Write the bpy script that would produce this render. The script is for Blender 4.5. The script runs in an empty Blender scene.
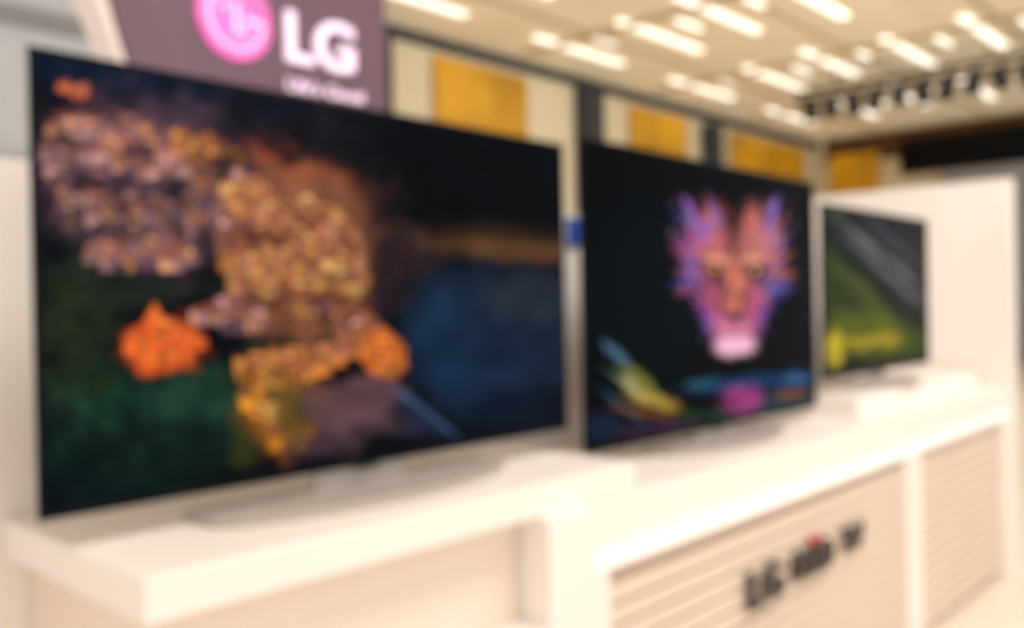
import bpy, bmesh, math, random
import numpy as np
from mathutils import Vector, Matrix

DOF = True
random.seed(4)
rng = np.random.default_rng(7)
EYE = 1.57
scene = bpy.context.scene
col = scene.collection

# ------------------------------------------------------------------ helpers
def lin(c):
    out = []
    for v in c:
        v = v / 255.0
        out.append(v / 12.92 if v <= 0.04045 else ((v + 0.055) / 1.055) ** 2.4)
    return out

def mat(name, rgb, rough=0.6, metal=0.0, var=0.04, scale=4.0, emit=0.0, bump=0.0, spec=0.5):
    m = bpy.data.materials.new(name)
    m.use_nodes = True
    nt = m.node_tree
    b = nt.nodes["Principled BSDF"]
    c = lin(rgb)
    tc = nt.nodes.new("ShaderNodeTexCoord")
    nz = nt.nodes.new("ShaderNodeTexNoise")
    nz.inputs["Scale"].default_value = scale
    nz.inputs["Detail"].default_value = 4
    nt.links.new(tc.outputs["Object"], nz.inputs["Vector"])
    rp = nt.nodes.new("ShaderNodeValToRGB")
    rp.color_ramp.elements[0].position = 0.3
    rp.color_ramp.elements[1].position = 0.7
    rp.color_ramp.elements[0].color = [x * (1 - var) for x in c] + [1]
    rp.color_ramp.elements[1].color = [min(1, x * (1 + var)) for x in c] + [1]
    nt.links.new(nz.outputs["Fac"], rp.inputs["Fac"])
    nt.links.new(rp.outputs["Color"], b.inputs["Base Color"])
    b.inputs["Roughness"].default_value = rough
    b.inputs["Metallic"].default_value = metal
    b.inputs["Specular IOR Level"].default_value = spec
    if emit > 0:
        nt.links.new(rp.outputs["Color"], b.inputs["Emission Color"])
        b.inputs["Emission Strength"].default_value = emit
    return m

def link(o, parent=None):
    col.objects.link(o)
    if parent is not None:
        o.parent = parent
    return o

def empty(name):
    e = bpy.data.objects.new(name, None)
    e.empty_display_size = 0.1
    return link(e)

def boxes(name, lst, material, parent=None, bevel=0.0):
    """one mesh made of several boxes; each = (x0,x1,y0,y1,z0,z1)"""
    bm = bmesh.new()
    for (x0, x1, y0, y1, z0, z1) in lst:
        r = bmesh.ops.create_cube(bm, size=1.0)
        for v in r["verts"]:
            v.co = Vector(((x0 + x1) / 2 + v.co.x * (x1 - x0),
                           (y0 + y1) / 2 + v.co.y * (y1 - y0),
                           (z0 + z1) / 2 + v.co.z * (z1 - z0)))
    me = bpy.data.meshes.new(name)
    bm.to_mesh(me); bm.free()
    me.materials.append(material)
    o = bpy.data.objects.new(name, me)
    link(o, parent)
    if bevel > 0:
        md = o.modifiers.new("bevel", "BEVEL")
        md.width = bevel; md.segments = 3; md.limit_method = 'ANGLE'
    return o

def extrude_poly(name, a_co, b_co, material, parent, bevel):
    bm = bmesh.new()
    a = [bm.verts.new(p) for p in a_co]
    b = [bm.verts.new(p) for p in b_co]
    bm.faces.new(a); bm.faces.new(b[::-1])
    n = len(a)
    for i in range(n):
        bm.faces.new((a[i], b[i], b[(i + 1) % n], a[(i + 1) % n]))
    bmesh.ops.recalc_face_normals(bm, faces=bm.faces)
    me = bpy.data.meshes.new(name)
    bm.to_mesh(me); bm.free()
    me.materials.append(material)
    o = bpy.data.objects.new(name, me)
    link(o, parent)
    if bevel > 0:
        md = o.modifiers.new("bevel", "BEVEL")
        md.width = bevel; md.segments = 3; md.limit_method = 'ANGLE'
    return o

def prism(name, pts, y0, y1, material, parent=None, bevel=0.0):
    return extrude_poly(name, [(x, y0, z) for x, z in pts], [(x, y1, z) for x, z in pts], material, parent, bevel)

def prism_z(name, pts, z0, z1, material, parent=None, bevel=0.0):
    return extrude_poly(name, [(x, y, z0) for x, y in pts], [(x, y, z1) for x, y in pts], material, parent, bevel)

def text(name, body, x0, x1, z0, z1, y, material, parent, depth=0.01, bold=0.0):
    cu = bpy.data.curves.new(name + "_c", 'FONT')
    cu.body = body
    cu.extrude = depth
    cu.offset = bold
    tmp = bpy.data.objects.new(name + "_t", cu)
    col.objects.link(tmp)
    dg = bpy.context.evaluated_depsgraph_get()
    me = bpy.data.meshes.new_from_object(tmp.evaluated_get(dg))
    bpy.data.objects.remove(tmp)
    n = len(me.vertices)
    co = np.empty(n * 3); me.vertices.foreach_get("co", co); co = co.reshape(-1, 3)
    mn, mx = co.min(0), co.max(0)
    out = np.empty_like(co)
    out[:, 0] = x0 + (co[:, 0] - mn[0]) / (mx[0] - mn[0]) * (x1 - x0)
    out[:, 2] = z0 + (co[:, 1] - mn[1]) / (mx[1] - mn[1]) * (z1 - z0)
    out[:, 1] = y - co[:, 2]
    me.vertices.foreach_set("co", out.ravel())
    me.materials.clear(); me.materials.append(material)
    me.update()
    o = bpy.data.objects.new(name, me)
    return link(o, parent)

# ------------------------------------------------------------------ materials
M_white = mat("white_lacquer", (244, 235, 228), 0.4, var=0.012, scale=1.5)
M_cream = mat("cream_panel", (236, 219, 204), 0.5, var=0.02, scale=2)
M_slat = mat("slat_cream", (226, 206, 187), 0.5, var=0.03, scale=2)
M_rail = mat("rail_white", (252, 247, 241), 0.3, var=0.01, emit=0.2)
M_black = mat("bezel_black", (8, 10, 16), 0.3, var=0.05, spec=0.1)
M_dark = mat("dark_metal", (30, 28, 30), 0.5, var=0.1)
M_metal = mat("stand_aluminium", (178, 168, 162), 0.45, metal=0.15, var=0.03, scale=12)
M_neck = mat("stand_neck_grey", (176, 166, 158), 0.4, metal=0.2, var=0.03)
M_ceil = mat("ceiling_tile", (234, 221, 192), 0.8, var=0.04, scale=1.0, emit=0.2)  # slight emission added to brighten the ceiling; the tiles are no lamps
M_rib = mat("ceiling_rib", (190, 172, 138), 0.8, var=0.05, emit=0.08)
M_floor = mat("floor_vinyl", (234, 221, 206), 0.35, var=0.04, scale=0.8)
M_wallw = mat("hall_wall_white", (228, 217, 188), 0.8, var=0.04)
M_wallg = mat("hall_wall_grey", (210, 215, 226), 0.8, var=0.03)
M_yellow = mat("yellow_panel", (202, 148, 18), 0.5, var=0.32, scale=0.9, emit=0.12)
M_brown = mat("brown_bulkhead", (92, 60, 28), 0.7, var=0.2)
M_navy = mat("navy_column", (46, 48, 58), 0.6, var=0.1)
M_grey = mat("grey_panel", (150, 152, 158), 0.7, var=0.05)
M_lamp = mat("lamp_diffuser", (255, 250, 238), 0.5, var=0.0, emit=1.4)
M_text_d = mat("letter_dark", (60, 52, 52), 0.4, var=0.05)
M_text_r = mat("letter_red", (200, 40, 50), 0.4, var=0.05)
M_sign = mat("sign_plum", (100, 72, 86), 0.5, var=0.15, scale=0.8, emit=0.28)
M_signlt = mat("sign_blush", (232, 214, 208), 0.5, var=0.02, emit=0.2)
M_signw = mat("sign_letter_white", (246, 220, 246), 0.4, var=0.0, emit=0.7)
M_pink = mat("emblem_pink", (222, 96, 176), 0.4, var=0.35, scale=3.0, emit=0.6)
M_blue = mat("blue_label", (34, 82, 180), 0.5, var=0.05)

# ------------------------------------------------------------------ screen pictures
def homography(src, dst):
    A = []; b = []
    for (u, v), (x, y) in zip(src, dst):
        A.append([u, v, 1, 0, 0, 0, -u * x, -v * x]); b.append(x)
        A.append([0, 0, 0, u, v, 1, -u * y, -v * y]); b.append(y)
    h = np.linalg.solve(np.array(A, float), np.array(b, float))
    return np.append(h, 1).reshape(3, 3)

def layout(U, V, quad):
    H = homography([(0, 0), (1, 0), (1, 1), (0, 1)], quad)
    w = H[2, 0] * U + H[2, 1] * V + 1
    return (H[0, 0] * U + H[0, 1] * V + H[0, 2]) / w, (H[1, 0] * U + H[1, 1] * V + H[1, 2]) / w

def vnoise(P, Q, size):
    g = rng.uniform(0, 1, (200, 200))
    a = P / size; b = Q / size
    i = np.floor(a).astype(int); j = np.floor(b).astype(int)
    fa = a - i; fb = b - j
    fa = fa * fa * (3 - 2 * fa); fb = fb * fb * (3 - 2 * fb)
    G = lambda ii, jj: g[ii % 200, jj % 200]
    return (G(i, j) * (1 - fa) * (1 - fb) + G(i + 1, j) * fa * (1 - fb)
            + G(i, j + 1) * (1 - fa) * fb + G(i + 1, j + 1) * fa * fb)

class Canvas:
    def __init__(s, P, Q, base, warp=0):
        s.P, s.Q = P, Q
        s.WP, s.WQ = P, Q
        if warp:
            s.WP = P + warp * (vnoise(P, Q, 18) - 0.5) * 2 + warp * 0.5 * (vnoise(P, Q, 6) - 0.5)
            s.WQ = Q + warp * (vnoise(P, Q, 18) - 0.5) * 2 + warp * 0.5 * (vnoise(P, Q, 6) - 0.5)
        s.c = np.zeros(P.shape + (3,)); s.c[:] = lin(base)
    def over(s, a, rgb):
        s.c = s.c * (1 - a[..., None]) + np.array(lin(rgb)) * a[..., None]
    def blob(s, cx, cy, rx, ry, rgb, a=1.0, rot=0, soft=0.5, tex=None):
        t = math.radians(rot)
        dx = s.WP - cx; dy = s.WQ - cy
        x = (dx * math.cos(t) + dy * math.sin(t)) / rx
        y = (-dx * math.sin(t) + dy * math.cos(t)) / ry
        d = np.sqrt(x * x + y * y)
        k = np.clip((1 + soft - d) / (2 * soft), 0, 1)
        k = k * k * (3 - 2 * k) * a
        if tex is not None:
            k = k * tex
        s.over(k, rgb)
    def line(s, x0, y0, x1, y1, w, rgb, a=1.0, tex=None):
        L = math.hypot(x1 - x0, y1 - y0)
        s.blob((x0 + x1) / 2, (y0 + y1) / 2, L / 2, w, rgb, a,
               math.degrees(math.atan2(y1 - y0, x1 - x0)), 0.4, tex)
    def rect(s, cx, cy, hw, hh, rgb, slope=0.0):
        m = (np.abs(s.P - cx) < hw) & (np.abs(s.Q - cy - slope * (s.P - cx)) < hh)
        s.c[m] = lin(rgb)
    def tri(s, cx, cy, hw, hh, rgb):
        yy = (s.Q - (cy - hh)) / (2 * hh)
        m = (yy > 0) & (yy < 1) & (np.abs(s.P - cx) < hw * yy)
        s.c[m] = lin(rgb)
    def houses(s, cx, cy, rx, ry, n, pal, rot=0, size=6, dim=1.0, roof=(136, 76, 60)):
        t = math.radians(rot)
        pts = []
        for k in range(n):
            a = random.uniform(0, 2 * math.pi); r = math.sqrt(random.random())
            x, y = rx * r * math.cos(a), ry * r * math.sin(a)
            pts.append((cx + x * math.cos(t) - y * math.sin(t), cy + x * math.sin(t) + y * math.cos(t)))
        pts.sort(key=lambda p: p[1])
        for (x, y) in pts:
            # neighbouring houses share a tone so the town reads in coherent clusters
            g = 0.5 + 0.5 * math.sin(x * 0.16 + 1.3 * math.sin(y * 0.13)) * math.cos(y * 0.19)
            cc = pal[min(len(pal) - 1, int((0.65 * g + 0.35 * random.random()) * len(pal)))]
            f = (0.72 + 0.36 * (0.5 + 0.5 * math.sin(x * 0.23 + y * 0.31))) * random.uniform(0.85, 1.12) * dim
            w = size * random.uniform(0.7, 1.4); h = size * random.uniform(0.55, 1.0)
            body = [min(255, v * f) for v in cc]
            s.rect(x, y, w, h, body)
            s.rect(x + w * 0.7, y, w * 0.3, h, [v * 0.74 for v in body])
            s.tri(x, y - h - size * 0.2, w * 1.12, size * 0.24, [v * dim for v in roof])
            for q in (-0.5, 0.05):
                s.rect(x + q * w, y - h * 0.15, w * 0.11, h * 0.22, random.choice([(240, 190, 110), (70, 46, 46), (80, 50, 46)]))

def paint_town(U, V):
    P, Q = layout(U, V, [(27, 45), (560, 147), (566, 430), (45, 520)])
    C = Canvas(P, Q, (8, 11, 17), warp=13)
    WP, WQ = C.WP, C.WQ
    n1 = vnoise(P, Q, 9); n2 = vnoise(P, Q, 26); n4 = vnoise(P, Q, 20)
    C.blob(120, 70, 170, 34, (18, 28, 46), 0.9, 12)
    C.blob(250, 110, 120, 34, (22, 28, 36), 0.8, 14, tex=n2)
    C.blob(330, 150, 130, 36, (26, 25, 28), 0.9, 20, tex=0.4 + 0.6 * n1)
    C.blob(470, 185, 110, 50, (7, 8, 11), 1, 12)
    # reddish ridge road
    C.blob(300, 172, 72, 20, (108, 50, 36), 0.8, 25, tex=n1)
    C.line(240, 150, 345, 184, 6, (156, 74, 44), 0.8)
    C.line(300, 186, 378, 226, 5, (104, 56, 42), 0.7)
    C.blob(372, 205, 60, 20, (66, 42, 36), 0.8, 40, tex=n2)
    C.blob(402, 246, 44, 26, (60, 42, 40), 0.85, 30, tex=0.3 + 0.7 * n1)
    C.blob(385, 290, 26, 34, (48, 34, 40), 0.85, 10, tex=0.3 + 0.7 * n1)
    # bay (calm edges)
    C.WP, C.WQ = P + (WP - P) * 0.15, Q + (WQ - Q) * 0.15
    C.blob(494, 345, 88, 76, (20, 34, 52), 1.0, 0, 0.35)
    C.blob(443, 335, 34, 48, (26, 52, 80), 0.75, -10, tex=0.5 + 0.5 * n2)
    C.blob(535, 300, 50, 24, (38, 44, 54), 0.85)
    C.blob(470, 380, 56, 36, (16, 38, 64), 0.6, 20)
    C.blob(510, 250, 80, 13, (92, 62, 38), 0.9, 4)
    C.blob(500, 234, 70, 8, (44, 30, 21), 0.8, 4)
    C.blob(530, 415, 56, 24, (10, 18, 32), 0.85, 0)
    C.WP, C.WQ = WP, WQ
    # vegetation
    C.blob(72, 325, 38, 80, (40, 48, 28), 0.9, 0, tex=0.3 + 0.7 * n1)
    C.blob(140, 430, 105, 78, (14, 38, 28), 1.0, 0, 0.25, tex=0.4 + 0.6 * n1)
    C.blob(198, 398, 44, 32, (36, 72, 54), 0.75, 0, tex=0.4 + 0.6 * n1)
    C.blob(100, 405, 40, 26, (30, 64, 44), 0.8, 0, tex=n1)
    C.blob(75, 385, 30, 24, (34, 46, 26), 0.8, 0, tex=n1)
    C.blob(90, 490, 60, 26, (9, 22, 24), 0.9)
    C.blob(225, 490, 60, 20, (8, 14, 16), 0.8)
    C.blob(145, 182, 116, 84, (84, 60, 72), 0.85, 20, 0.25)
    C.blob(292, 250, 72, 82, (140, 86, 60), 0.9, -8, 0.25)
    C.blob(275, 410, 42, 50, (120, 72, 26), 0.85, 0, 0.3)
    mauve = [(120, 86, 112), (160, 112, 126), (186, 134, 140), (210, 154, 148), (222, 150, 116), (104, 80, 106)]
    warm = [(176, 98, 60), (214, 130, 72), (240, 162, 84), (252, 186, 110), (220, 138, 110), (196, 122, 112)]
    gold = [(190, 108, 30), (220, 136, 36), (240, 166, 52), (250, 190, 80)]
    orange = [(240, 116, 46), (232, 100, 38), (252, 148, 70)]
    C.houses(66, 86, 16, 9, 10, [(216, 104, 62), (180, 92, 76)], 15, 5)
    C.houses(56, 116, 18, 10, 12, [(130, 80, 84), (170, 90, 66)], 10, 5, 0.8)
    C.houses(70, 158, 32, 42, 48, mauve, 0, 7, 0.8)
    C.houses(128, 146, 70, 28, 96, mauve + [(226, 138, 80)], 16, 7)
    C.houses(205, 152, 42, 16, 34, [(216, 130, 62), (236, 156, 84)], 24, 6, 0.9)
    C.houses(125, 215, 84, 26, 76, mauve, 6, 7, 0.75)
    C.houses(136, 256, 58, 14, 52, mauve, 4, 7, 1.0)
    C.houses(208, 200, 34, 42, 56, mauve + [(220, 136, 84)], 20, 7, 0.85)
    for (x, y, a, b, r) in ((88, 180, 34, 8, 10), (50, 210, 10, 20, 10), (207, 246, 12, 22, 10), (170, 186, 26, 7, 16),
                            (112, 230, 26, 6, 5), (222, 168, 9, 18, 30), (150, 160, 16, 5, 20), (62, 140, 16, 5, 10), (180, 226, 12, 12, 0)):
        C.blob(x, y, a, b, (34, 28, 36), 0.8, r)
    C.houses(262, 206, 46, 24, 74, warm, 16, 7)
    C.houses(308, 234, 50, 34, 100, warm, 25, 7)
    C.houses(262, 266, 40, 36, 80, warm, 0, 7, 0.97)
    C.houses(330, 278, 34, 40, 84, warm, 20, 7, 0.9)
    C.houses(232, 318, 36, 14, 40, mauve + [(222, 150, 110)], 0, 7, 1.0)
    C.houses(338, 322, 42, 16, 52, mauve + warm, 14, 7, 0.9)
    for (x, y, a, b, r) in ((282, 298, 30, 6, 0), (300, 212, 24, 5, 22), (346, 246, 6, 20, 0), (302, 262, 18, 5, 20), (240, 240, 7, 20, 0),
                            (268, 236, 18, 4, 10), (320, 304, 18, 5, 10), (250, 292, 12, 5, 0), (362, 300, 6, 16, 10), (282, 190, 16, 4, 18)):
        C.blob(x, y, a, b, (84, 44, 34), 0.85, r)
    C.blob(290, 342, 50, 9, (38, 40, 26), 0.92, 0)
    C.blob(90, 274, 46, 12, (34, 40, 32), 0.9, 0)
    C.blob(152, 296, 64, 11, (30, 38, 28), 0.92, -4)
    C.houses(288, 368, 52, 15, 64, [(216, 120, 50), (236, 150, 64), (250, 180, 90)], -6, 7, 0.96)
    C.houses(266, 396, 24, 28, 42, gold, 0, 7, 0.96)
    C.houses(294, 440, 28, 16, 30, gold, 10, 7, 0.82)
    C.blob(290, 414, 22, 11, (66, 66, 26), 0.85, 0)
    C.blob(276, 388, 16, 5, (90, 56, 22), 0.8, 0)
    C.blob(246, 446, 14, 22, (44, 48, 20), 0.8, 0)
    C.blob(352, 414, 46, 30, (90, 62, 66), 0.95, -10, 0.35)
    C.blob(335, 442, 40, 12, (60, 44, 54), 0.8, -8)
    C.blob(400, 425, 22, 16, (40, 38, 54), 0.8, -8)
    C.houses(346, 350, 24, 10, 16, [(216, 124, 60), (180, 110, 84)], 0, 6)
    # broad noise varies brightness across the picture to break up the house clusters
    C.c *= (0.62 + 0.62 * n4)[..., None]
    # floodlit buildings
    C.blob(162, 345, 40, 24, (220, 92, 40), 0.95, 6, 0.35)
    C.houses(162, 345, 36, 18, 50, orange, 5, 7, 1.0, (214, 84, 38))
    C.tri(152, 315, 11, 11, (232, 108, 50))
    C.blob(380, 360, 22, 25, (214, 110, 44), 0.95, 0, 0.35)
    C.houses(381, 357, 16, 19, 30, [(240, 136, 58), (228, 120, 46)], 0, 7, 1.0, (190, 90, 40))
    # quay and water edge
    C.WP, C.WQ = P, Q
    C.line(392, 390, 455, 440, 2.5, (76, 114, 160), 0.65)
    C.blob(425, 425, 24, 10, (34, 44, 68), 0.6, 40)
    return C.c

def paint_lion(U, V):
    P, Q = layout(U, V, [(582, 138), (815, 180), (815, 407), (585, 453)])
    C = Canvas(P, Q, (2, 5, 7), warp=3)
    n1 = vnoise(P, Q, 5); n2 = vnoise(P, Q, 13); n3 = vnoise(P, Q, 4)
    C.blob(640, 300, 60, 90, (2, 13, 16), 0.8)
    ang = np.arctan2(Q - 300, P - 732)
    rays = 0.5 + 0.5 * np.sin(ang * 40 + n1 * 4)
    rays = np.clip(rays * 1.3, 0, 1) ** 1.5
    xs = (P - 731) / 56.0
    ys = (Q - 275) / 88.0
    wid = np.interp(ys, [-1, -0.85, -0.3, 0.3, 0.75, 1.0], [0.84, 0.94, 0.94, 0.66, 0.44, 0.0])
    d = np.abs(xs) / np.maximum(wid, 0.02) + 0.45 * (rays - 0.5) + 0.3 * (n2 - 0.5)
    inside = np.clip((1.1 - d) / 0.4, 0, 1) * (np.abs(ys) < 1.0)
    notch = np.clip((ys + 0.95 - 0.45 * np.clip(1 - np.abs(xs) * 1.5, 0, 1)) / 0.3, 0, 1)
    inside = inside * notch
    C.over(inside * (0.10 + 0.5 * rays), (110, 78, 136))
    C.over(inside * np.clip(n2 * 2 - 0.8, 0, 1) * 0.7, (190, 84, 100))
    C.over(inside * np.clip(n1 * 2 - 1.1, 0, 1) * 0.65, (56, 92, 184))
    C.over(inside * np.clip(n3 * 3 - 1.9, 0, 1) * 0.9, (246, 166, 120))
    C.over(inside * np.clip(1.3 - n3 * 3.4, 0, 1) * 0.85, (6, 8, 20))
    C.blob(698, 285, 11, 44, (120, 66, 160), 0.6, -12, tex=rays * n3)
    C.blob(768, 280, 11, 44, (76, 80, 186), 0.6, 12, tex=rays * n3)
    C.blob(709, 240, 18, 34, (212, 108, 84), 0.75, 12, tex=0.05 + 0.95 * n1)
    C.blob(757, 240, 17, 34, (216, 122, 92), 0.7, -12, tex=0.05 + 0.95 * n1)
    C.blob(733, 286, 11, 46, (228, 126, 74), 0.85, 0, tex=0.2 + 0.8 * n1)
    C.blob(733, 236, 5, 24, (50, 26, 40), 0.7)
    for sx in (-1, 1):
        C.blob(733 + sx * 20, 272, 11, 7, (12, 8, 22), 0.95, 20 * -sx, 0.3)
        C.blob(733 + sx * 20, 271, 3, 2.6, (250, 190, 90), 1, 0, 0.3)
        C.blob(733 + sx * 19, 258, 15, 3, (240, 160, 124), 0.75, 16 * -sx)
        C.blob(733 + sx * 19, 302, 12, 20, (204, 84, 110), 0.7, 0, tex=0.1 + 0.9 * n1)
        C.blob(733 + sx * 12, 300, 2.5, 20, (20, 12, 30), 0.7, sx * 6)
        C.blob(733 + sx * 28, 318, 5, 18, (110, 80, 190), 0.6, sx * 14, tex=n3)
    C.blob(733, 328, 24, 12, (214, 116, 154), 0.85, tex=0.4 + 0.6 * n1)
    C.blob(733, 347, 21, 12, (244, 182, 208), 0.95, 0, 0.4)
    C.blob(733, 317, 9, 5, (40, 12, 30), 0.85, 0, 0.3)
    C.line(722, 336, 744, 336, 1.8, (90, 30, 60), 0.8)
    for k in range(60):
        a = -math.pi / 2 + (k - 29.5) / 29.5 * 1.85
        r0, r1 = 50, random.uniform(68, 94)
        sx = 0.70
        if abs(k - 29.5) < 5: continue
        x0, y0 = 732 + sx * r0 * math.cos(a), 274 + r0 * math.sin(a)
        x1, y1 = 732 + sx * r1 * math.cos(a), 274 + r1 * math.sin(a)
        C.line(x0, y0, x1, y1, 1.1, random.choice([(130, 96, 190), (80, 104, 200), (196, 88, 130), (206, 124, 90)]), 0.8)
    C.line(684, 196, 700, 232, 3, (150, 104, 190), 0.8)
    C.line(779, 194, 767, 230, 3, (140, 114, 210), 0.8)
    # swirls lower left
    C.line(600, 342, 626, 370, 5, (84, 122, 150), 0.6)
    C.line(618, 368, 660, 400, 5, (130, 130, 60), 0.65)
    C.blob(650, 402, 26, 7, (196, 160, 64), 0.9, 18, tex=0.5 + 0.5 * n1)
    C.blob(628, 388, 14, 4, (190, 176, 110), 0.7, 36)
    C.line(598, 392, 640, 426, 3, (44, 80, 92), 0.6)
    C.line(605, 372, 650, 410, 2, (110, 140, 120), 0.5)
    C.line(610, 410, 668, 420, 3, (140, 84, 40), 0.6)
    C.blob(600, 430, 22, 14, (20, 32, 52), 0.9)
    # reflections
    C.blob(755, 386, 68, 9, (24, 66, 112), 0.9, -6, tex=0.2 + 0.8 * n1)
    C.blob(700, 386, 16, 6, (50, 104, 124), 0.8, -10, tex=0.3 + 0.7 * n1)
    C.blob(795, 380, 12, 5, (54, 96, 140), 0.8, 0)
    C.blob(770, 406, 50, 8, (26, 72, 80), 0.85, -8, tex=0.3 + 0.7 * n1)
    C.blob(740, 402, 20, 13, (180, 60, 136), 0.85, 0, tex=0.3 + 0.7 * n1)
    C.blob(700, 418, 30, 7, (40, 74, 44), 0.7, -8, tex=n1)
    C.blob(655, 430, 40, 6, (56, 38, 60), 0.7, -10)
    C.blob(790, 396, 14, 4, (150, 90, 60), 0.6, -6)
    return C.c

def paint_terrace(U, V):
    P, Q = layout(U, V, [(823, 203), (925, 221), (927, 362), (828, 381)])
    C = Canvas(P, Q, (20, 24, 22), warp=2)
    n1 = vnoise(P, Q, 4)
    C.blob(905, 235, 40, 26, (26, 27, 34), 1)
    C.blob(890, 275, 55, 22, (46, 44, 50), 0.9, 38)
    C.line(835, 215, 925, 296, 5, (124, 124, 118), 0.8, tex=n1)
    C.line(860, 212, 925, 268, 3, (74, 74, 82), 0.7)
    C.line(845, 236, 925, 312, 2, (124, 120, 116), 0.6)
    C.line(828, 240, 922, 325, 7, (20, 32, 12), 0.9)
    C.blob(836, 295, 16, 46, (58, 74, 22), 0.9, -14, tex=0.2 + 0.8 * n1)
    for k in range(6):
        C.line(828 + k * 6, 250 + k * 12, 900 + k * 3, 322 + k * 7, 1.3, (104, 118, 40), 0.5)
    C.blob(866, 338, 42, 22, (100, 106, 14), 0.95, 6, tex=0.3 + 0.7 * n1)
    C.blob(838, 352, 9, 18, (214, 184, 44), 0.95, tex=0.5 + 0.5 * n1)
    C.blob(862, 345, 12, 6, (190, 160, 40), 0.8, tex=0.3 + 0.7 * n1)
    C.blob(888, 343, 18, 6, (206, 170, 42), 0.8, 4, tex=0.4 + 0.6 * n1)
    C.blob(912, 345, 16, 12, (48, 70, 16), 0.9)
    C.blob(880, 374, 60, 7, (16, 20, 10), 0.9, -10)
    C.blob(832, 215, 10, 10, (44, 62, 50), 0.6)
    return C.c

def screen_mat(name, strength=1.15):
    m = bpy.data.materials.new(name); m.use_nodes = True
    nt = m.node_tree; b = nt.nodes["Principled BSDF"]
    at = nt.nodes.new("ShaderNodeAttribute"); at.attribute_name = "picture"
    b.inputs["Base Color"].default_value = (0.001, 0.001, 0.0015, 1)
    b.inputs["Roughness"].default_value = 0.2
    b.inputs["Specular IOR Level"].default_value = 0.01
    nt.links.new(at.outputs["Color"], b.inputs["Emission Color"])
    b.inputs["Emission Strength"].default_value = strength
    return m

def screen(name, x0, x1, z0, z1, y, painter, parent, nx=440, nz=248):
    u = np.linspace(0, 1, nx); v = np.linspace(0, 1, nz)
    U, V = np.meshgrid(u, v)
    X = x0 + U * (x1 - x0); Z = z1 - V * (z1 - z0)
    verts = np.stack([X, np.full_like(X, y), Z], -1).reshape(-1, 3)
    i = np.arange(nx * nz).reshape(nz, nx)
    f = np.stack([i[:-1, :-1], i[1:, :-1], i[1:, 1:], i[:-1, 1:]], -1).reshape(-1, 4)
    me = bpy.data.meshes.new(name)
    me.from_pydata(verts.tolist(), [], f.tolist())
    c = painter(U, V)
    c = np.concatenate([c, np.ones(c.shape[:2] + (1,))], -1)
    a = me.color_attributes.new("picture", 'FLOAT_COLOR', 'POINT')
    a.data.foreach_set("color", c.astype(np.float32).ravel())
    me.materials.append(screen_mat(name + "_picture"))
    o = bpy.data.objects.new(name, me)
    return link(o, parent)

def television(x0, x1, z0, z1, y, surf, painter, cx, bw):
    e = empty("television")
    b = 0.010
    boxes("bezel", [(x0, x1, y, y + 0.012, z0, z1)], M_black, e, 0.003)
    w = x1 - x0
    boxes("rear_housing", [(x0 + w * 0.12, x1 - w * 0.12, y + 0.0125, y + 0.055, z0 + 0.02, z0 + (z1 - z0) * 0.5)], M_dark, e, 0.01)
    screen("screen", x0 + b, x1 - b, z0 + b * 1.4, z1 - b, y - 0.0015, painter, e)
    boxes("brand_tab", [(cx - 0.03, cx + 0.03, y - 0.004, y + 0.012, z0 - 0.008, z0 - 0.0003)], M_dark, e, 0.002)
    boxes("stand_neck", [(cx - bw * 0.16, cx + bw * 0.16, y + 0.02, y + 0.034, surf + 0.012, z0 + 0.06)], M_neck, e, 0.004)
    pts = []
    n = 24
    for k in range(n + 1):
        t = math.pi + math.pi * k / n
        pts.append((cx + bw / 2 * math.cos(t), y - 0.03 + 0.125 * math.sin(t) * (0.75 + 0.25 * abs(math.sin(t)))))
    pts += [(cx + bw / 2, y + 0.08), (cx - bw / 2, y + 0.08)]
    prism_z("stand_foot", pts, surf + 0.0005, surf + 0.020, M_metal, e, 0.004)
    return e

# ------------------------------------------------------------------ room
boxes("floor", [(-6, 24.2, -5, 11, -0.1, 0)], M_floor)
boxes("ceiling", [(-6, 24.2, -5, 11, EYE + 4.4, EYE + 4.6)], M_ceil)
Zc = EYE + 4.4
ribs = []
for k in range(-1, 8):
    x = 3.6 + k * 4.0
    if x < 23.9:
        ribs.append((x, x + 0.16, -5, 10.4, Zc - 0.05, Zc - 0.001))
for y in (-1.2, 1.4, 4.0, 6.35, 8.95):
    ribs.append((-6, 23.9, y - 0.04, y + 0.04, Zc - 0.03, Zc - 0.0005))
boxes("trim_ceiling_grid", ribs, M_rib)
lamps = []
for k in range(-3, 4):
    for j, y in enumerate((9.7, 8.25, 7.0, 5.7, 4.4, 3.1, 1.8, 0.5, -1.0, -2.5)):
        xs = 11.2 + k * 4.0 + (0.3 if j % 2 else 0)
        if xs + 2.3 < 23.8:
            lamps.append((xs - 0.1, xs + 2.3, y - 0.075, y + 0.075, Zc - 0.035, Zc - 0.002))
            lamps.append((xs + 0.5, xs + 1.2, y - 0.70, y - 0.62, Zc - 0.035, Zc - 0.002))
boxes("ceiling_light", lamps, M_lamp)

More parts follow.
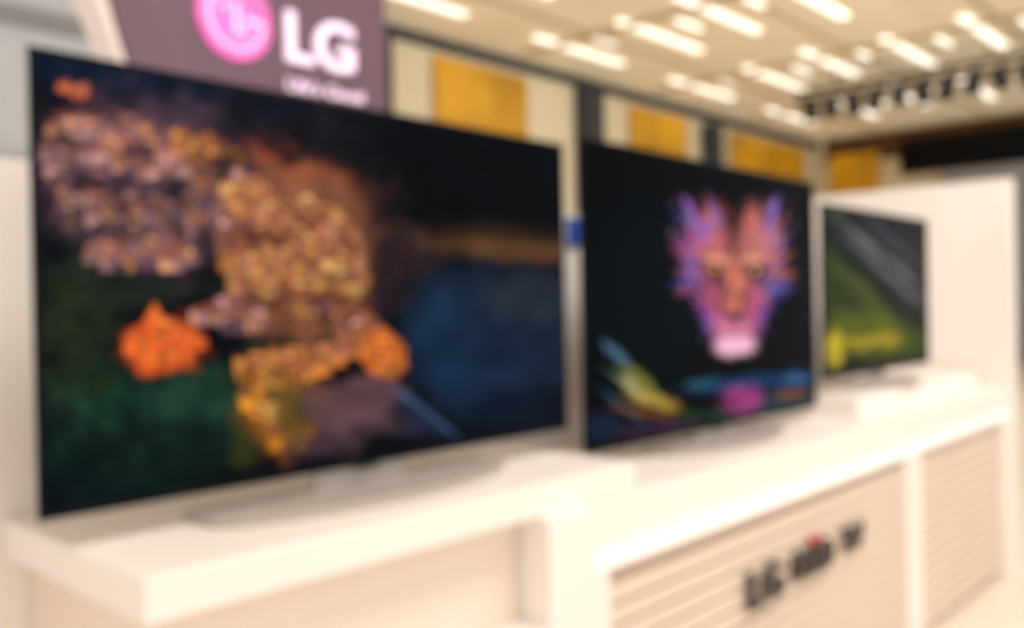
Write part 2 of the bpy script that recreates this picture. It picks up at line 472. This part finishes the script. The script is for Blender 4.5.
# back wall of the hall (parallel to display)
D = 10.75
boxes("wall_back", [(-6, 24.2, D, D + 0.2, 0, Zc)], M_wallw)
boxes("trim_back_bulkhead", [(5.5, 24, D - 0.06, D - 0.001, Zc - 0.24, Zc - 0.06)], M_navy)
yl = []
for a, b in ((9.75, 11.95), (15.1, 17.2), (19.2, 23.0)):
    yl.append((a, b, D - 0.10, D - 0.062, 0, 5.60))
boxes("yellow_wall_banner", yl, M_yellow, None, 0.01)
dk = [(8.0, 8.75, D - 0.25, D - 0.063, 0, 5.7), (13.35, 14.0, D - 0.25, D - 0.063, 0, 5.72), (17.9, 18.5, D - 0.25, D - 0.063, 0, 5.6)]
boxes("wall_pilaster", dk, M_navy)
boxes("grey_fascia", [(-6, 5.5, D - 0.08, D - 0.002, 0, Zc - 0.06)], M_wallg)
boxes("trim_fascia_rail", [(-6, 5.5, D - 0.16, D - 0.081, 4.75, 4.95), (-6, 5.5, D - 0.16, D - 0.081, 3.05, 3.30)], M_grey)

# end wall
boxes("wall_right", [(24, 24.2, -5, D - 0.001, 0, Zc)], M_wallw)
boxes("trim_right_bulkhead", [(23.9, 23.999, -5, D - 0.3, EYE + 3.7, Zc - 0.06)], M_brown)
boxes("black_wall_screen", [(23.7, 23.88, -2, 8.4, EYE + 3.2, EYE + 4.05)], M_black)
boxes("grey_wall_panel", [(23.75, 23.895, -2, 7.4, 0, EYE + 3.18)], M_grey)
boxes("orange_wall_banner", [(23.8, 23.895, 9.0, 10.3, 0, EYE + 3.9)], M_yellow)

# lighting truss with spot lamps
tr = empty("lighting_truss")
tx, tz = 17.0, EYE + 4.0
bars = []
for dx in (-0.12, 0.12):
    for dz in (-0.1, 0.1):
        bars.append((tx + dx - 0.02, tx + dx + 0.02, 1.5, 8.0, tz + dz - 0.02, tz + dz + 0.02))
y = 1.5
while y < 8.0:
    bars.append((tx - 0.14, tx + 0.14, y, y + 0.03, tz - 0.12, tz - 0.09))
    bars.append((tx - 0.14, tx - 0.11, y, y + 0.03, tz - 0.1, tz + 0.1))
    bars.append((tx + 0.11, tx + 0.14, y, y + 0.03, tz - 0.1, tz + 0.1))
    y += 0.4
for y in (2.0, 4.5, 7.2):
    bars.append((tx - 0.015, tx + 0.015, y, y + 0.03, tz + 0.08, Zc - 0.001))
boxes("truss_frame", bars, M_dark, tr)
bm = bmesh.new()
for i, y in enumerate(np.arange(1.8, 7.9, 0.42)):
    ang = random.uniform(-0.5, 0.5)
    Mx = Matrix.Translation((tx - 0.1, y, tz - 0.27)) @ Matrix.Rotation(ang, 4, 'Y') @ Matrix.Rotation(random.uniform(-.3, .3), 4, 'X')
    bmesh.ops.create_cone(bm, cap_ends=True, segments=16, radius1=0.16, radius2=0.11, depth=0.40, matrix=Mx)
me = bpy.data.meshes.new("spot_heads"); bm.to_mesh(me); bm.free(); me.materials.append(M_dark)
link(bpy.data.objects.new("spot_heads", me), tr)

# ------------------------------------------------------------------ display stand
S1, S2 = EYE - 0.43, EYE - 0.51
cn = empty("display_counter")
boxes("top_slab", [(0.65, 2.02, 1.43, 2.08, S2 + 0.0005, S1)], M_white, cn, 0.004)
boxes("body", [(0.70, 1.615, 1.50, 2.08, 0.10, S2)], M_cream, cn, 0.004)
boxes("lower_step", [(0.75, 1.615, 1.36, 1.4995, 0.0, 0.80)], M_white, cn, 0.004)
boxes("plinth", [(0.76, 1.615, 1.56, 2.08, 0.0, 0.0995)], M_cream, cn)

def slatted(x0, x1, zt):
    """front-panelled cabinet with horizontal slats"""
    e = empty("display_counter")
    yF = 1.43
    boxes("top_slab", [(x0, x1, yF, 2.08, EYE - 0.645, zt)], M_white, e, 0.004)
    boxes("light_rail", [(x0, x1, yF - 0.012, yF + 0.03, EYE - 0.69, EYE - 0.6455)], M_rail, e, 0.003)
    boxes("post", [(x0, x0 + 0.09, yF - 0.006, yF + 0.06, 0, EYE - 0.6905),
                   (x1 - 0.09, x1, yF - 0.006, yF + 0.06, 0, EYE - 0.6905)], M_white, e, 0.003)
    boxes("carcass", [(x0 + 0.01, x1 - 0.01, yF + 0.061, 2.08, 0, EYE - 0.6455)], M_cream, e)
    sl = []
    z = 0.05
    while z + 0.05 < EYE - 0.695:
        sl.append((x0 + 0.0905, x1 - 0.0905, yF + 0.012, yF + 0.0605, z, z + 0.050))
        z += 0.06
    boxes("slats", sl, M_slat, e, 0.004)
    return e

c2 = slatted(1.80, 4.14, S2)
c3 = slatted(4.145, 5.645, S2)
boxes("side_post", [(1.62, 1.795, 1.40, 1.52, 0, S2)], M_white, c2, 0.004)
zt = EYE - 0.935
text("front_lettering_a", "LG", 2.63, 2.86, zt - 0.065, zt + 0.06, 1.425, M_text_d, c2, 0.01, 0.02)
text("front_lettering_b", "OLED", 2.94, 3.27, zt - 0.052, zt + 0.055, 1.425, M_text_d, c2, 0.01, 0.02)
text("front_lettering_c", "TV", 3.36, 3.56, zt - 0.045, zt + 0.055, 1.425, M_text_d, c2, 0.01, 0.01)
boxes("front_lettering_dot", [(3.09, 3.14, 1.412, 1.436, zt + 0.062, zt + 0.082)], M_text_r, c2)
boxes("riser", [(3.86, 5.58, 1.56, 2.06, S2 + 0.0005, EYE - 0.42)], M_white, c3, 0.004)

# rear partition and end partition
wp = boxes("wall_partition_rear", [(-3.0, 5.645, 2.085, 2.16, 0, EYE + 0.335)], M_white)
boxes("wall_partition_end", [(5.65, 5.74, 1.40, 3.6, 0, EYE + 0.674)], M_white)
boxes("blue_label_plate", [(2.54, 2.60, 2.07, 2.0845, EYE + 0.22, EYE + 0.32)], M_blue, wp)

# ------------------------------------------------------------------ televisions
television(0.585, 2.050, EYE - 0.366, EYE + 0.474, 1.69, S1, paint_town, 1.31, 0.84)
television(2.130, 3.74, EYE - 0.455, EYE + 0.510, 1.69, S2, paint_lion, 2.92, 0.78)
television(3.815, 5.17, EYE - 0.350, EYE + 0.430, 1.69, EYE - 0.42, paint_terrace, 4.48, 0.60)

# ------------------------------------------------------------------ illuminated sign tower
sg = empty("illuminated_sign")
y = 5.0
arc = []
for k in range(13):
    t = k / 12
    arc.append((2.02 + 0.55 * t ** 1.6, EYE + 2.6 - 2.0 * t))
prism("sign_board", [(4.10, EYE + 2.9), (2.0, EYE + 2.9)] + arc + [(2.6, 0.0), (4.10, 0.0)], y, y + 0.3, M_sign, sg)
arc2 = [(a - 0.012, b) for a, b in arc]
prism("sign_side_sweep", [(1.7, EYE + 2.9), (1.985, EYE + 2.9)] + arc2 + [(2.585, 0.0), (2.4, 0.0), (2.4, EYE + 0.9), (2.1, EYE + 1.7), (1.85, EYE + 2.2)],
      y + 0.02, y + 0.28, M_signlt, sg)
text("sign_letters", "LG", 3.27, 3.81, EYE + 1.60, EYE + 1.93, y - 0.012, M_signw, sg, 0.02, 0.02)
text("sign_tagline", "Life's Good", 3.28, 3.88, EYE + 1.42, EYE + 1.50, y - 0.012, M_signw, sg, 0.008, 0.0)
bm = bmesh.new()
bmesh.ops.create_cone(bm, cap_ends=True, segments=64, radius1=0.25, radius2=0.25, depth=0.03,
                      matrix=Matrix.Translation((2.91, y - 0.016, EYE + 1.79)) @ Matrix.Rotation(math.pi / 2, 4, 'X'))
me = bpy.data.meshes.new("emblem_disc"); bm.to_mesh(me); bm.free(); me.materials.append(M_pink)
link(bpy.data.objects.new("emblem_disc", me), sg)
def arc_strip(name, cx, cz, r0, r1, a0, a1, yy, m):
    pts = []
    n = 40
    for k in range(n + 1):
        a = a0 + (a1 - a0) * k / n
        pts.append((cx + r1 * math.cos(a), cz + r1 * math.sin(a)))
    for k in range(n, -1, -1):
        a = a0 + (a1 - a0) * k / n
        pts.append((cx + r0 * math.cos(a), cz + r0 * math.sin(a)))
    return prism(name, pts, yy - 0.008, yy, m, sg)
ex, ez = 2.91, EYE + 1.79
arc_strip("emblem_ring", ex, ez, 0.178, 0.192, math.radians(90), math.radians(360), y - 0.032, M_signw)
boxes("emblem_lines", [(ex - .01, ex + .012, y - 0.04, y - 0.0325, ez - .09, ez + .09), (ex + .0125, ex + .075, y - 0.04, y - 0.0325, ez - .09, ez - .07),
                       (ex - .09, ex - .06, y - 0.04, y - 0.0325, ez + .05, ez + .08), (ex + .06, ex + .17, y - 0.04, y - 0.0325, ez - .012, ez + .010)], M_signw, sg)

# ------------------------------------------------------------------ light
w = bpy.data.worlds.new("world"); scene.world = w
w.use_nodes = True
bg = w.node_tree.nodes["Background"]
bg.inputs["Color"].default_value = (1.0, 0.975, 0.955, 1)
bg.inputs["Strength"].default_value = 1.14

def area(name, loc, target, size, power, color=(1, 0.97, 0.94)):
    l = bpy.data.lights.new(name, 'AREA'); l.shape = 'RECTANGLE'
    l.size, l.size_y = size; l.energy = power; l.color = color
    o = bpy.data.objects.new(name, l); link(o)
    o.location = loc
    o.rotation_euler = (Vector(target) - Vector(loc)).to_track_quat('-Z', 'Y').to_euler()
    return o
area("added_fill_light", (1.6, -0.6, 5.6), (2.2, 1.6, 1.0), (3.0, 1.0), 110)  # fill lights added to brighten the counters, not fixtures of the hall
area("added_fill_light", (5.0, -0.6, 5.6), (4.8, 1.6, 1.0), (3.0, 1.0), 110)
area("added_fill_light", (13.0, 4.5, 5.9), (13.0, 5.5, 0.0), (4.0, 0.5), 160)  # same kind of added fill, for the far hall

# ------------------------------------------------------------------ camera
th = math.atan2(838, 900)
pitch = math.radians(-0.5)
s = 0.018; c = math.sqrt(1 - s * s)
F = Vector((math.cos(th) * math.cos(pitch), math.sin(th) * math.cos(pitch), math.sin(pitch)))
R0 = Vector((math.sin(th), -math.cos(th), 0))
U0 = R0.cross(F)
R = R0 * c - U0 * s
U = R0 * s + U0 * c
cam = bpy.data.cameras.new("camera")
cam.sensor_width = 36; cam.lens = 900 / 1024 * 36
cam.clip_start = 0.02; cam.clip_end = 200
co = bpy.data.objects.new("camera", cam); link(co)
Mx = Matrix(((R.x, U.x, -F.x), (R.y, U.y, -F.y), (R.z, U.z, -F.z))).to_4x4()
Mx.translation = Vector((0, 0, EYE))
co.matrix_world = Mx
if DOF:
    cam.dof.use_dof = True
    cam.dof.focus_distance = 0.15
    cam.dof.aperture_fstop = 11.5
scene.camera = co
scene.view_settings.view_transform = 'Standard'
scene.view_settings.look = 'None'
scene.view_settings.exposure = 0.0
